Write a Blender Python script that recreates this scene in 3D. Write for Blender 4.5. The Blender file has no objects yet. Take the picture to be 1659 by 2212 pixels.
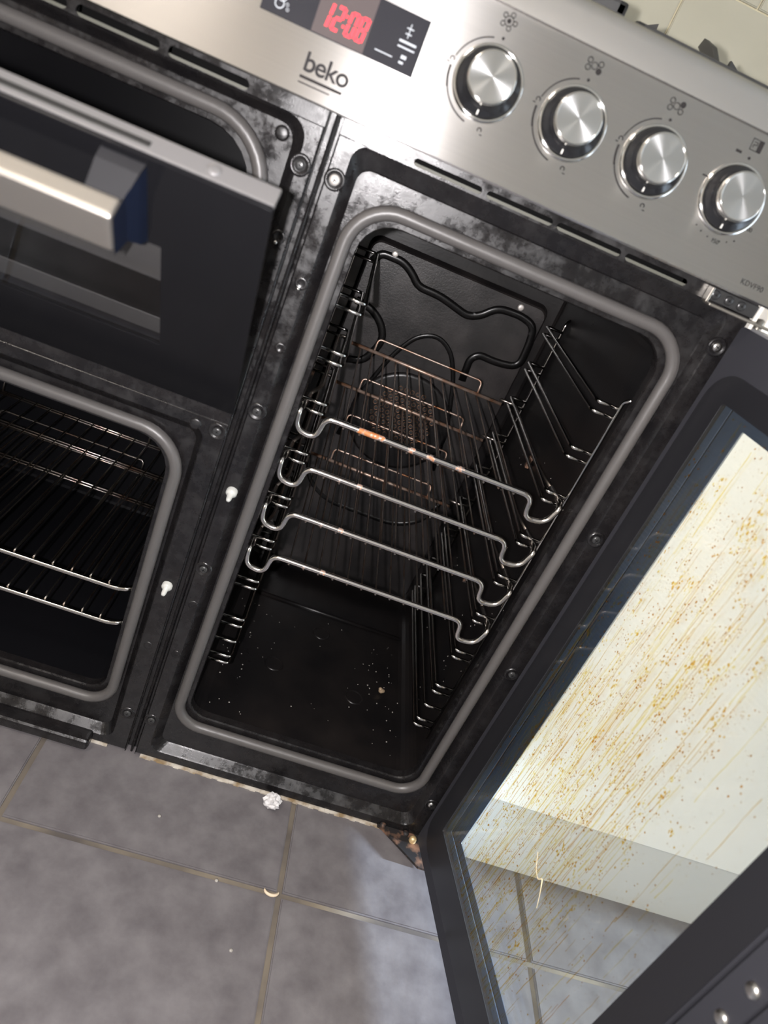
import bpy, bmesh, math, random
from mathutils import Vector, Matrix

# ------------------------------------------------------------------ camera
scene = bpy.context.scene
COL = scene.collection
random.seed(7)
CAM = Vector((0.05497, -0.65569, 0.76870))
RX = Vector((0.9276012, 0.02843407, 0.37248828))
RY = Vector((0.34152781, -0.46858488, -0.81473122))
RZ = Vector((0.15137625, 0.88296077, -0.44437092))
cd = bpy.data.cameras.new('camera')
cam = bpy.data.objects.new('camera', cd)
COL.objects.link(cam)
cam.matrix_world = Matrix(((RX.x, -RY.x, -RZ.x, CAM.x), (RX.y, -RY.y, -RZ.y, CAM.y),
                           (RX.z, -RY.z, -RZ.z, CAM.z), (0, 0, 0, 1)))
cd.sensor_fit = 'VERTICAL'
cd.sensor_height = 36.0
cd.lens = 36.0 * 1576.45 / 2212.0
cd.clip_start = 0.01
cd.dof.use_dof = True
cd.dof.focus_distance = 0.86
cd.dof.aperture_fstop = 5.0
scene.camera = cam

# ------------------------------------------------------------------ light, exposure
scene.view_settings.view_transform = 'Standard'
scene.view_settings.look = 'None'
scene.view_settings.exposure = 0.0
scene.view_settings.gamma = 1.0
scene.view_settings.use_curve_mapping = False
scene.cycles.transparent_max_bounces = 48
world = bpy.data.worlds.new('world')
scene.world = world
world.use_nodes = True
wb = world.node_tree.nodes['Background']
wb.inputs[0].default_value = (0.62, 0.78, 1.0, 1)
wb.inputs[1].default_value = 3.0


def lamp(name, kind, loc, rot, energy, color, **kw):
    d = bpy.data.lights.new(name, kind)
    d.energy = energy
    d.color = color
    for k, v in kw.items():
        setattr(d, k, v)
    o = bpy.data.objects.new(name, d)
    o.location = loc
    o.rotation_euler = rot
    COL.objects.link(o)
    return o


# low daylight through the glazed door opening in the right wall
SUN = lamp('sun', 'SUN', (3, -0.3, 1), (0, 0, 0), 52.0, (0.66, 0.80, 1.0), angle=math.radians(1.6))
SUN.rotation_euler = Vector((-1.0, 0.03, -0.100)).to_track_quat('-Z', 'Y').to_euler()
# ceiling lamp (warm), its light comes from the lamp fitting built below
CEIL = lamp('ceiling_lamp_light', 'AREA', (-0.80, -1.15, 2.29), (0, 0, 0), 21.0, (1.0, 0.90, 0.81),
            shape='DISK', size=0.5)
# added area lamp inside the door opening, standing in for soft sky light
SKY_FILL = lamp('sky_fill', 'AREA', (1.98, -0.75, 1.05), (0, math.radians(90), 0), 20.0, (0.72, 0.85, 1.0),
           shape='RECTANGLE', size=1.9, size_y=1.25)
# phone flash beside the lens
FLASH = lamp('phone_flash', 'SPOT', (0.022, -0.672, 0.765), (0, 0, 0), 40.0, (1.0, 0.96, 0.97),
             shadow_soft_size=0.006, spot_size=math.radians(125), spot_blend=0.6)
FLASH.rotation_euler = RZ.to_track_quat('-Z', 'Y').to_euler()


# ------------------------------------------------------------------ materials
MATS = {}


def mat(name, color=(0.5, 0.5, 0.5), rough=0.5, metal=0.0, **kw):
    m = bpy.data.materials.new(name)
    m.use_nodes = True
    b = m.node_tree.nodes['Principled BSDF']
    b.inputs['Base Color'].default_value = (*color, 1)
    b.inputs['Roughness'].default_value = rough
    b.inputs['Metallic'].default_value = metal
    for k, v in kw.items():
        b.inputs[k].default_value = v
    MATS[name] = m
    return m


def nodes(m):
    nt = m.node_tree
    return nt, nt.nodes, nt.links, nt.nodes['Principled BSDF']


def noise_color(m, c1, c2, scale=20, detail=4, lo=0.35, hi=0.65, stretch=(1, 1, 1), coord='Object', rough=None):
    nt, N, L, b = nodes(m)
    tc = N.new('ShaderNodeTexCoord')
    mp = N.new('ShaderNodeMapping')
    mp.inputs['Scale'].default_value = stretch
    nz = N.new('ShaderNodeTexNoise')
    nz.inputs['Scale'].default_value = scale
    nz.inputs['Detail'].default_value = detail
    cr = N.new('ShaderNodeValToRGB')
    cr.color_ramp.elements[0].position = lo
    cr.color_ramp.elements[1].position = hi
    cr.color_ramp.elements[0].color = (*c1, 1)
    cr.color_ramp.elements[1].color = (*c2, 1)
    L.new(tc.outputs[coord], mp.inputs[0])
    L.new(mp.outputs[0], nz.inputs[0])
    L.new(nz.outputs[0], cr.inputs[0])
    L.new(cr.outputs[0], b.inputs['Base Color'])
    if rough:
        mr = N.new('ShaderNodeMapRange')
        mr.inputs['To Min'].default_value = rough[0]
        mr.inputs['To Max'].default_value = rough[1]
        L.new(nz.outputs[0], mr.inputs[0])
        L.new(mr.outputs[0], b.inputs['Roughness'])
    return nz, cr


def bump(m, scale, strength, dist=0.0005, stretch=(1, 1, 1), detail=3):
    nt, N, L, b = nodes(m)
    tc = N.new('ShaderNodeTexCoord')
    mp = N.new('ShaderNodeMapping')
    mp.inputs['Scale'].default_value = stretch
    nz = N.new('ShaderNodeTexNoise')
    nz.inputs['Scale'].default_value = scale
    nz.inputs['Detail'].default_value = detail
    bp = N.new('ShaderNodeBump')
    bp.inputs['Strength'].default_value = strength
    bp.inputs['Distance'].default_value = dist
    L.new(tc.outputs['Object'], mp.inputs[0])
    L.new(mp.outputs[0], nz.inputs[0])
    L.new(nz.outputs[0], bp.inputs['Height'])
    L.new(bp.outputs[0], b.inputs['Normal'])


def enamel_film(m):
    """wiped grease film: rough, hazy patches on otherwise glossy enamel"""
    nt, N, L, b = nodes(m)
    tc = N.new('ShaderNodeTexCoord')
    nz = N.new('ShaderNodeTexNoise')
    nz.inputs['Scale'].default_value = 42
    nz.inputs['Detail'].default_value = 9
    nz.inputs['Roughness'].default_value = 0.72
    L.new(tc.outputs['Object'], nz.inputs[0])
    for sock, lo, hi, v0, v1 in (('Roughness', 0.42, 0.60, 0.17, 0.42), ('Specular IOR Level', 0.36, 0.66, 0.26, 0.66)):
        q = N.new('ShaderNodeMapRange')
        q.inputs['From Min'].default_value = lo
        q.inputs['From Max'].default_value = hi
        q.inputs['To Min'].default_value = v0
        q.inputs['To Max'].default_value = v1
        L.new(nz.outputs[0], q.inputs[0])
        L.new(q.outputs[0], b.inputs[sock])


m = mat('black_enamel', (0.008, 0.0075, 0.008), 0.26)
noise_color(m, (0.007, 0.0065, 0.007), (0.012, 0.0105, 0.0105), 30, 9, 0.35, 0.75)
enamel_film(m)
bump(m, 900, 0.28, 0.0003)
m = mat('back_enamel', (0.012, 0.011, 0.011), 0.32)
noise_color(m, (0.010, 0.0088, 0.009), (0.027, 0.0225, 0.0215), 22, 8, 0.4, 0.75, rough=(0.22, 0.45))
bump(m, 420, 0.35, 0.0005)
m = mat('cavity_enamel', (0.012, 0.011, 0.011), 0.32, **{'Specular IOR Level': 0.35})
noise_color(m, (0.0055, 0.0050, 0.0053), (0.012, 0.0098, 0.0092), 14, 6, 0.4, 0.8, rough=(0.20, 0.42))
bump(m, 300, 0.2, 0.0004)
mat('rib_enamel', (0.004, 0.0037, 0.0037), 0.26, **{'Specular IOR Level': 0.3})
mat('dark_cavity', (0.004, 0.004, 0.005), 0.4, **{'Specular IOR Level': 0.2})
m = mat('gasket', (0.075, 0.070, 0.067), 0.40)
bump(m, 300, 0.4, 0.0008, (0.2, 1, 0.2))
m = mat('brushed_steel', (0.62, 0.60, 0.585), 0.225, 1.0)
nt, N, L, b = nodes(m)
b.inputs['Anisotropic'].default_value = 0.88
tv = N.new('ShaderNodeCombineXYZ')
tv.inputs[2].default_value = 0.97
tv.inputs[1].default_value = 0.21
L.new(tv.outputs[0], b.inputs['Tangent'])
nz, cr = noise_color(m, (0.605, 0.585, 0.57), (0.635, 0.615, 0.60), 900, 2, 0.3, 0.7, (0.006, 1, 1), rough=None)
m = mat('panel_rim_steel', (0.60, 0.58, 0.555), 0.38, 1.0)
m = mat('handle_steel', (0.58, 0.54, 0.49), 0.44, 1.0)
m = mat('knob_cap', (0.78, 0.79, 0.80), 0.24, 1.0)
nt, N, L, b = nodes(m)
b.inputs['Anisotropic'].default_value = 0.85
tg = N.new('ShaderNodeTangent')
tg.direction_type = 'RADIAL'
tg.axis = 'Z'
L.new(tg.outputs[0], b.inputs['Tangent'])
mat('knob_chrome', (0.80, 0.79, 0.76), 0.09, 1.0)
mat('knob_black', (0.012, 0.012, 0.013), 0.18)
mat('chrome', (0.56, 0.54, 0.52), 0.13, 1.0)
def rust_chrome(name, bands):
    """chrome bar with rust patches at the given stretches of its length (object x)"""
    m = mat(name, (0.66, 0.64, 0.62), 0.17, 1.0)
    nt, N, L, b = nodes(m)
    tc = N.new('ShaderNodeTexCoord')
    sx = N.new('ShaderNodeSeparateXYZ')
    nz = N.new('ShaderNodeTexNoise')
    nz.inputs['Scale'].default_value = 170
    nz.inputs['Detail'].default_value = 5
    L.new(tc.outputs['Object'], sx.inputs[0])
    L.new(tc.outputs['Object'], nz.inputs[0])
    tot = None
    for x, w, k in bands:
        d = N.new('ShaderNodeMath'); d.operation = 'SUBTRACT'; d.inputs[1].default_value = x
        a = N.new('ShaderNodeMath'); a.operation = 'ABSOLUTE'
        q = N.new('ShaderNodeMapRange')
        q.inputs['From Min'].default_value = w * 1.25
        q.inputs['From Max'].default_value = w * 0.75
        q.inputs['To Min'].default_value = 0.0
        q.inputs['To Max'].default_value = k
        L.new(sx.outputs[0], d.inputs[0]); L.new(d.outputs[0], a.inputs[0]); L.new(a.outputs[0], q.inputs[0])
        if tot is None:
            tot = q.outputs[0]
        else:
            mx = N.new('ShaderNodeMath'); mx.operation = 'MAXIMUM'
            L.new(tot, mx.inputs[0]); L.new(q.outputs[0], mx.inputs[1]); tot = mx.outputs[0]
    ad = N.new('ShaderNodeMath'); ad.operation = 'ADD'
    L.new(tot, ad.inputs[0]); L.new(nz.outputs[0], ad.inputs[1])
    st = N.new('ShaderNodeMapRange')
    st.inputs['From Min'].default_value = 0.72
    st.inputs['From Max'].default_value = 0.92
    L.new(ad.outputs[0], st.inputs[0])
    mc = N.new('ShaderNodeMix'); mc.data_type = 'RGBA'
    mc.inputs['A'].default_value = (0.66, 0.62, 0.59, 1)
    mc.inputs['B'].default_value = (0.45, 0.16, 0.05, 1)
    L.new(st.outputs[0], mc.inputs['Factor'])
    L.new(mc.outputs['Result'], b.inputs['Base Color'])
    for sock, v0, v1 in (('Metallic', 1.0, 0.15), ('Roughness', 0.18, 0.6)):
        q = N.new('ShaderNodeMapRange')
        q.inputs['To Min'].default_value = v0
        q.inputs['To Max'].default_value = v1
        L.new(st.outputs[0], q.inputs[0]); L.new(q.outputs[0], b.inputs[sock])


rust_chrome('chrome_rusty', ((0.1215, 0.010, 0.42), (0.135, 0.006, 0.34), (0.093, 0.004, 0.20), (0.170, 0.006, 0.22), (0.190, 0.005, 0.36), (0.222, 0.005, 0.30)))
rust_chrome('chrome_amber', ((0.136, 0.003, 0.28), (0.115, 0.003, 0.18)))
m = mat('wire_brown', (0.36, 0.32, 0.29), 0.3, 1.0)
noise_color(m, (0.36, 0.33, 0.30), (0.27, 0.17, 0.12), 30, 4, 0.45, 0.68)
m = mat('back_bar_rust', (0.42, 0.28, 0.2), 0.42, 0.75)
noise_color(m, (0.46, 0.36, 0.30), (0.30, 0.14, 0.07), 60, 4, 0.42, 0.66)
mat('black_glass', (0.006, 0.006, 0.007), 0.12, **{'Specular IOR Level': 0.16})
mat('black_glass_matte', (0.013, 0.013, 0.015), 0.30)
mat('door_steel', (0.026, 0.026, 0.031), 0.6, **{'Specular IOR Level': 0.22})
mat('door_print', (0.026, 0.040, 0.068), 0.30)  # black in itself; bluish haze and sky reflection put into the colour
mat('edge_strip', (0.32, 0.32, 0.33), 0.35, 0.6)
mat('grey_trim', (0.16, 0.155, 0.155), 0.42, 0.3)
mat('bracket_plastic', (0.014, 0.014, 0.016), 0.5, **{'Specular IOR Level': 0.25})
mat('bracket_blue', (0.004, 0.007, 0.018), 0.45, **{'Specular IOR Level': 0.3})
mat('display_black', (0.022, 0.022, 0.027), 0.22)
mat('display_window', (0.085, 0.07, 0.07), 0.20)
m = mat('display_red', (0.9, 0.03, 0.04), 0.4)
_, N, L, b = nodes(m)
b.inputs['Emission Color'].default_value = (1.0, 0.045, 0.07, 1)
b.inputs['Emission Strength'].default_value = 1.15
mat('print_grey', (0.022, 0.02, 0.02), 0.8, **{'Specular IOR Level': 0.1})
mat('print_dark', (0.035, 0.032, 0.034), 0.7)
mat('print_white', (0.42, 0.45, 0.48), 0.5)
mat('reflection_white', (0.75, 0.72, 0.66), 0.4)
mat('grille_copper', (0.22, 0.12, 0.07), 0.42, 0.8)
mat('screw_zinc', (0.62, 0.60, 0.57), 0.28, 1.0)
mat('screw_pale', (0.62, 0.58, 0.54), 0.45, 0.5)
mat('screw_black', (0.03, 0.03, 0.03), 0.28)
mat('screw_recess', (0.01, 0.01, 0.01), 0.5)
mat('pin_white', (0.46, 0.46, 0.43), 0.22)
mat('vent_lining', (0.10, 0.10, 0.08), 0.6)
mat('vent_dark', (0.003, 0.003, 0.003), 0.7, **{'Specular IOR Level': 0.05})
mat('cast_iron', (0.03, 0.03, 0.03), 0.5)
mat('hob_steel', (0.55, 0.54, 0.52), 0.3, 1.0)
m = mat('hinge_rust', (0.2, 0.12, 0.07), 0.6, 0.3)
noise_color(m, (0.02, 0.018, 0.018), (0.26, 0.14, 0.085), 70, 5, 0.48, 0.66)
mat('hinge_zinc', (0.42, 0.39, 0.34), 0.3, 0.9)
mat('bolt_brass', (0.75, 0.55, 0.28), 0.4, 0.6)
m = mat('seal_cream', (0.62, 0.58, 0.50), 0.7)
noise_color(m, (0.55, 0.51, 0.44), (0.24, 0.17, 0.09), 40, 4, 0.42, 0.62)
m = mat('floor_tile', (0.14, 0.13, 0.13), 0.42)
nz, cr = noise_color(m, (0.092, 0.083, 0.087), (0.168, 0.158, 0.160), 24, 10, 0.28, 0.74, coord='Generated', rough=(0.34, 0.5))
nt, N, L, b = nodes(m)
for l in list(L):
    if l.to_node.type == 'MAPPING':
        L.remove(l)
geo = N.new('ShaderNodeNewGeometry')
mp = [n for n in N if n.type == 'MAPPING'][0]
L.new(geo.outputs['Position'], mp.inputs[0])
nz.inputs['Roughness'].default_value = 0.62
bump(m, 60, 0.18, 0.001)
m = mat('floor_grout', (0.16, 0.13, 0.10), 0.85)
noise_color(m, (0.075, 0.064, 0.056), (0.205, 0.172, 0.125), 9, 5, 0.38, 0.66)
m = mat('wall_tile', (0.56, 0.53, 0.42), 0.22)
noise_color(m, (0.45, 0.43, 0.34), (0.50, 0.48, 0.385), 6, 3)
mat('wall_grout', (0.76, 0.70, 0.50), 0.8)
m = mat('wall_paint', (0.80, 0.76, 0.70), 0.8)
noise_color(m, (0.78, 0.74, 0.68), (0.82, 0.78, 0.72), 3, 2)
mat('ceiling_paint', (0.86, 0.84, 0.80), 0.8)
mat('white_frame', (0.80, 0.80, 0.78), 0.4)
mat('cabinet_white', (0.88, 0.85, 0.77), 0.35)
mat('plinth_shaded', (0.60, 0.585, 0.54), 0.45)  # white plinth, greyer because its shade is put into the colour
mat('worktop', (0.12, 0.11, 0.10), 0.4)
mat('paper_white', (0.58, 0.565, 0.56), 0.6)
mat('peel', (0.62, 0.50, 0.36), 0.6)
mat('thread', (0.72, 0.60, 0.38), 0.6)
mat('crumb_brown', (0.30, 0.22, 0.14), 0.7)
mat('speck_pale', (0.32, 0.30, 0.27), 0.6)
m = mat('lamp_diffuser', (0.9, 0.88, 0.8), 0.5)
_, N, L, b = nodes(m)
b.inputs['Emission Color'].default_value = (1.0, 0.86, 0.70, 1)
b.inputs['Emission Strength'].default_value = 3.0


def glass_mat(name, tint, gloss=0.045, rough=0.02, haze=None):
    m = bpy.data.materials.new(name)
    m.use_nodes = True
    nt = m.node_tree
    N, L = nt.nodes, nt.links
    N.clear()
    out = N.new('ShaderNodeOutputMaterial')
    tr = N.new('ShaderNodeBsdfTransparent')
    tr.inputs[0].default_value = (*tint, 1)
    gl = N.new('ShaderNodeBsdfGlossy')
    gl.inputs['Roughness'].default_value = rough
    lw = N.new('ShaderNodeLayerWeight')
    pw = N.new('ShaderNodeMath')
    pw.operation = 'POWER'
    pw.inputs[1].default_value = 5.0
    fr = N.new('ShaderNodeMath')
    fr.operation = 'MULTIPLY_ADD'
    fr.inputs[1].default_value = 1.0 - gloss
    fr.inputs[2].default_value = gloss
    L.new(lw.outputs['Facing'], pw.inputs[0])
    L.new(pw.outputs[0], fr.inputs[0])
    mx = N.new('ShaderNodeMixShader')
    L.new(fr.outputs[0], mx.inputs[0])
    L.new(tr.outputs[0], mx.inputs[1])
    L.new(gl.outputs[0], mx.inputs[2])
    last = mx
    if haze:
        # thin baked-on grease film, in patches
        df = N.new('ShaderNodeBsdfDiffuse')
        df.inputs[0].default_value = (*haze, 1)
        tc = N.new('ShaderNodeTexCoord')
        mp = N.new('ShaderNodeMapping')
        mp.inputs['Scale'].default_value = (1, 1, 0.35)
        nz = N.new('ShaderNodeTexNoise')
        nz.inputs['Scale'].default_value = 9
        nz.inputs['Detail'].default_value = 7
        cr = N.new('ShaderNodeValToRGB')
        cr.color_ramp.elements[0].position = 0.40
        cr.color_ramp.elements[1].position = 0.80
        cr.color_ramp.elements[0].color = (0.004, 0.004, 0.004, 1)
        cr.color_ramp.elements[1].color = (0.03, 0.03, 0.03, 1)
        m2 = N.new('ShaderNodeMixShader')
        L.new(tc.outputs['Object'], mp.inputs[0])
        L.new(mp.outputs[0], nz.inputs[0])
        L.new(nz.outputs[0], cr.inputs[0])
        L.new(cr.outputs[0], m2.inputs[0])
        L.new(mx.outputs[0], m2.inputs[1])
        L.new(df.outputs[0], m2.inputs[2])
        last = m2
    L.new(last.outputs[0], out.inputs[0])
    MATS[name] = m
    return m


glass_mat('clear_glass', (0.98, 0.985, 0.98))
glass_mat('hazy_glass', (0.98, 0.975, 0.95), haze=(0.62, 0.60, 0.50))
glass_mat('smoked_glass', (0.78, 0.78, 0.78))


def stain_mat(name, tint, solid, fac):
    m = bpy.data.materials.new(name)
    m.use_nodes = True
    nt = m.node_tree
    N, L = nt.nodes, nt.links
    N.clear()
    out = N.new('ShaderNodeOutputMaterial')
    tr = N.new('ShaderNodeBsdfTransparent')
    tr.inputs[0].default_value = (*tint, 1)
    df = N.new('ShaderNodeBsdfDiffuse')
    df.inputs[0].default_value = (*solid, 1)
    mx = N.new('ShaderNodeMixShader')
    mx.inputs[0].default_value = fac
    L.new(tr.outputs[0], mx.inputs[1])
    L.new(df.outputs[0], mx.inputs[2])
    L.new(mx.outputs[0], out.inputs[0])
    MATS[name] = m


stain_mat('grease_pale', (0.96, 0.85, 0.48), (0.75, 0.60, 0.22), 0.02)
stain_mat('grease_amber', (0.80, 0.52, 0.12), (0.65, 0.42, 0.10), 0.04)
stain_mat('grease_brown', (0.62, 0.31, 0.06), (0.50, 0.24, 0.05), 0.10)


# ------------------------------------------------------------------ object helpers
def new_mesh_obj(name, me, m=None, parent=None):
    o = bpy.data.objects.new(name, me)
    if m is not None:
        for mm in (m if isinstance(m, (list, tuple)) else [m]):
            me.materials.append(MATS[mm])
    COL.objects.link(o)
    if parent is not None:
        attach(o, parent)
    return o


def wloc(o):
    v = Vector(o.location)
    p = o.parent
    while p is not None:
        v = v + Vector(p.location) if False else v
        p = p.parent
    return v


ORIGIN = {}          # world position of every empty that parents world-space meshes


def attach(o, parent):
    o.parent = parent
    o.matrix_parent_inverse = Matrix.Translation(-ORIGIN.get(parent.name, Vector((0, 0, 0))))


def tag(o, label=None, cat=None, group=None, kind=None):
    if label:
        o['label'] = label
    if cat:
        o['category'] = cat
    if group:
        o['group'] = group
    if kind:
        o['kind'] = kind
    return o


def thing(name, label, cat, loc=(0, 0, 0), group=None):
    o = bpy.data.objects.new(name, None)
    o.empty_display_size = 0.05
    COL.objects.link(o)
    o.location = loc
    ORIGIN[o.name] = Vector(loc)
    return tag(o, label, cat, group)


class MB:
    """collects shapes into one mesh"""

    def __init__(self, xf=None):
        self.bm = bmesh.new()
        self.xf = xf
        self.mi = 0

    def v(self, p):
        p = Vector(p)
        return self.bm.verts.new(self.xf(p) if self.xf else p)

    def f(self, vs, smooth=False):
        try:
            f = self.bm.faces.new(vs)
        except ValueError:
            return None
        f.material_index = self.mi
        f.smooth = smooth
        return f

    def box(self, x0, x1, y0, y1, z0, z1):
        c = [self.v((x, y, z)) for x in (x0, x1) for y in (y0, y1) for z in (z0, z1)]
        for q in ((0, 1, 3, 2), (4, 6, 7, 5), (0, 4, 5, 1), (2, 3, 7, 6), (0, 2, 6, 4), (1, 5, 7, 3)):
            self.f([c[i] for i in q])
        return self

    def bbox(self, x0, x1, y0, y1, z0, z1, b=0.002, seg=2):
        t = bmesh.new()
        bmesh.ops.create_cube(t, size=1)
        for v in t.verts:
            v.co = Vector(((x0 + x1) / 2 + v.co.x * (x1 - x0), (y0 + y1) / 2 + v.co.y * (y1 - y0), (z0 + z1) / 2 + v.co.z * (z1 - z0)))
        bmesh.ops.bevel(t, geom=t.edges[:], offset=b, segments=seg, affect='EDGES', profile=0.6)
        mp = {}
        for v in t.verts:
            mp[v] = self.v(v.co)
        for f in t.faces:
            self.f([mp[v] for v in f.verts], False)
        t.free()
        return self

    def loops(self, loops, closed=True, smooth=False, cap0=False, cap1=False):
        rows = [[self.v(p) for p in lp] for lp in loops]
        n = len(rows[0])
        for a, b in zip(rows, rows[1:]):
            for i in range(n if closed else n - 1):
                j = (i + 1) % n
                self.f([a[i], a[j], b[j], b[i]], smooth)
        if cap0:
            self.f(list(reversed(rows[0])))
        if cap1:
            self.f(rows[-1])
        return self

    def tube(self, pts, r, n=8, closed=False, cap=True):
        pts = [Vector(p) for p in pts]
        m = len(pts)
        up = None
        loops = []
        for i, p in enumerate(pts):
            if closed:
                t = (pts[(i + 1) % m] - pts[i - 1]).normalized()
            else:
                t = (pts[min(i + 1, m - 1)] - pts[max(i - 1, 0)]).normalized()
            if up is None:
                up = Vector((0, 0, 1)) if abs(t.z) < 0.9 else Vector((1, 0, 0))
            up = (up - t * up.dot(t))
            if up.length < 1e-6:
                up = t.orthogonal()
            up.normalize()
            s = t.cross(up)
            rr = r[i] if isinstance(r, (list, tuple)) else r
            loops.append([p + (up * math.cos(2 * math.pi * k / n) + s * math.sin(2 * math.pi * k / n)) * rr for k in range(n)])
        rows = [[self.v(q) for q in lp] for lp in loops]
        for i in range(m if closed else m - 1):
            a, b = rows[i], rows[(i + 1) % m]
            for k in range(n):
                j = (k + 1) % n
                self.f([a[k], a[j], b[j], b[k]], True)
        if cap and not closed:
            self.f(list(reversed(rows[0])))
            self.f(rows[-1])
        return self

    def lathe(self, o, ax, prof, n=24, smooth=True):
        """profile of (radius, height) about axis ax from origin o"""
        o = Vector(o)
        ax = Vector(ax).normalized()
        u = ax.orthogonal().normalized()
        w = ax.cross(u)
        rows = []
        for r, h in prof:
            if r < 1e-7:
                rows.append([self.v(o + ax * h)])
            else:
                rows.append([self.v(o + ax * h + (u * math.cos(2 * math.pi * k / n) + w * math.sin(2 * math.pi * k / n)) * r) for k in range(n)])
        for a, b in zip(rows, rows[1:]):
            for k in range(n):
                j = (k + 1) % n
                if len(a) == 1 and len(b) == 1:
                    continue
                if len(a) == 1:
                    self.f([a[0], b[j], b[k]], smooth)
                elif len(b) == 1:
                    self.f([a[k], a[j], b[0]], smooth)
                else:
                    self.f([a[k], a[j], b[j], b[k]], smooth)
        return self

    def build(self, name, m, parent=None):
        bmesh.ops.recalc_face_normals(self.bm, faces=self.bm.faces[:])
        me = bpy.data.meshes.new(name)
        self.bm.to_mesh(me)
        self.bm.free()
        return new_mesh_obj(name, me, m, parent)


def rrect(x0, x1, z0, z1, r, n=6, r2=None):
    """rounded rectangle, 2-D points (same count for every rectangle); r2 is the bottom radius"""
    r2 = r if r2 is None else r2
    pts = []
    for cx, cz, a0, rr in ((x1 - r, z1 - r, 0, r), (x0 + r, z1 - r, 90, r), (x0 + r2, z0 + r2, 180, r2), (x1 - r2, z0 + r2, 270, r2)):
        for k in range(n + 1):
            a = math.radians(a0 + 90 * k / n)
            pts.append((cx + rr * math.cos(a), cz + rr * math.sin(a)))
    return pts


def plate_mesh(outer, holes, thick, xf=None, flip=False):
    """flat plate with holes through a filled 2-D curve; local x,y in the plate, z = thickness 0..thick"""
    cu = bpy.data.curves.new('plate', 'CURVE')
    cu.dimensions = '2D'
    cu.fill_mode = 'BOTH'
    cu.extrude = thick / 2
    for lp in [outer] + list(holes):
        sp = cu.splines.new('POLY')
        sp.points.add(len(lp) - 1)
        for q, p in zip(sp.points, lp):
            q.co = (p[0], p[1], 0, 1)
        sp.use_cyclic_u = True
    return curve_to_mesh(cu, lambda p: xf(Vector((p.x, p.y, p.z + thick / 2))) if xf else Vector((p.x, p.y, p.z + thick / 2)))


def curve_to_mesh(cu, xf):
    o = bpy.data.objects.new('tmp', cu)
    COL.objects.link(o)
    dg = bpy.context.evaluated_depsgraph_get()
    dg.update()
    me = bpy.data.meshes.new_from_object(o.evaluated_get(dg))
    bpy.data.objects.remove(o)
    bpy.data.curves.remove(cu)
    me.materials.clear()
    bm = bmesh.new()
    bm.from_mesh(me)
    bmesh.ops.remove_doubles(bm, verts=bm.verts[:], dist=1e-6)
    for v in bm.verts:
        v.co = xf(v.co)
    bmesh.ops.recalc_face_normals(bm, faces=bm.faces[:])
    bm.to_mesh(me)
    bm.free()
    return me


def plate(name, outer, holes, thick, xf, m, parent):
    return new_mesh_obj(name, plate_mesh(outer, holes, thick, xf), m, parent)


def text_mesh(txt, size, xf, spacing=1.0, thick=0.0001, offset=0.0):
    cu = bpy.data.curves.new('t', 'FONT')
    cu.body = txt
    cu.size = size
    cu.extrude = thick
    cu.offset = offset
    cu.space_character = spacing
    cu.align_x = 'LEFT'
    return curve_to_mesh(cu, xf)


def arc_pts(pts, r, n=6):
    """round the corners of a 3-D polyline"""
    pts = [Vector(p) for p in pts]
    out = [pts[0]]
    for a, b, c in zip(pts, pts[1:], pts[2:]):
        d1 = (a - b)
        d2 = (c - b)
        t = min(r, d1.length * 0.49, d2.length * 0.49)
        p1 = b + d1.normalized() * t
        p2 = b + d2.normalized() * t
        for k in range(n + 1):
            u = k / n
            out.append(p1 * (1 - u) ** 2 + b * 2 * u * (1 - u) + p2 * u * u)
    out.append(pts[-1])
    return out


def copy_tree(o, parent=None):
    c = o.copy()
    COL.objects.link(c)
    if parent is not None:
        c.parent = parent
        c.matrix_parent_inverse = o.matrix_parent_inverse.copy()
    for ch in list(o.children):
        copy_tree(ch, c)
    return c


def dup(o, parent, delta):
    c = o.copy()
    COL.objects.link(c)
    c.parent = parent
    c.matrix_parent_inverse = o.matrix_parent_inverse.copy()
    c.location = Vector(o.location) + Vector(delta)
    return c


def struct(o):
    o['kind'] = 'structure'
    return o


# ------------------------------------------------------------------ room shell
RX0, RX1, RY0, RY1, RH = -1.7, 2.0, -2.3, 0.60, 2.4
fl = struct(MB().box(RX0, RX1, RY0, RY1 + 0.05, -0.04, -0.0035).build('floor', 'floor_grout'))
P = 0.3185
g = 0.0065


def tile_mesh(w, d, h0, h1, b, face):
    bm = bmesh.new()
    bmesh.ops.create_cube(bm, size=1)
    for v in bm.verts:
        v.co = Vector((v.co.x * w, v.co.y * d, (h0 + h1) / 2 + v.co.z * (h1 - h0)))
    es = [e for e in bm.edges if all(v.co.z > (h0 + h1) / 2 for v in e.verts)]
    bmesh.ops.bevel(bm, geom=es, offset=b, segments=2, affect='EDGES')
    me = bpy.data.meshes.new(face)
    bm.to_mesh(me)
    bm.free()
    return me


tm = tile_mesh(P - g, P - g, -0.006, 0.0, 0.0016, 'tile')
tm.materials.append(MATS['floor_tile'])
i0 = math.floor((RX0 - 0.219) / P) + 1
for i in range(i0, 6):
    for j in range(-7, 2):
        cx, cy = 0.219 + (i - 0.5) * P, -0.129 + (j + 0.5) * P
        if cx - P / 2 < RX0 or cx + P / 2 > RX1 or cy - P / 2 < RY0 or cy + P / 2 > RY1:
            continue
        o = bpy.data.objects.new('tile', tm)
        COL.objects.link(o)
        o.location = (cx, cy, random.uniform(-0.0004, 0))
        o.rotation_euler = (0, 0, random.choice((0, math.pi)))
        o.parent = fl

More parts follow.
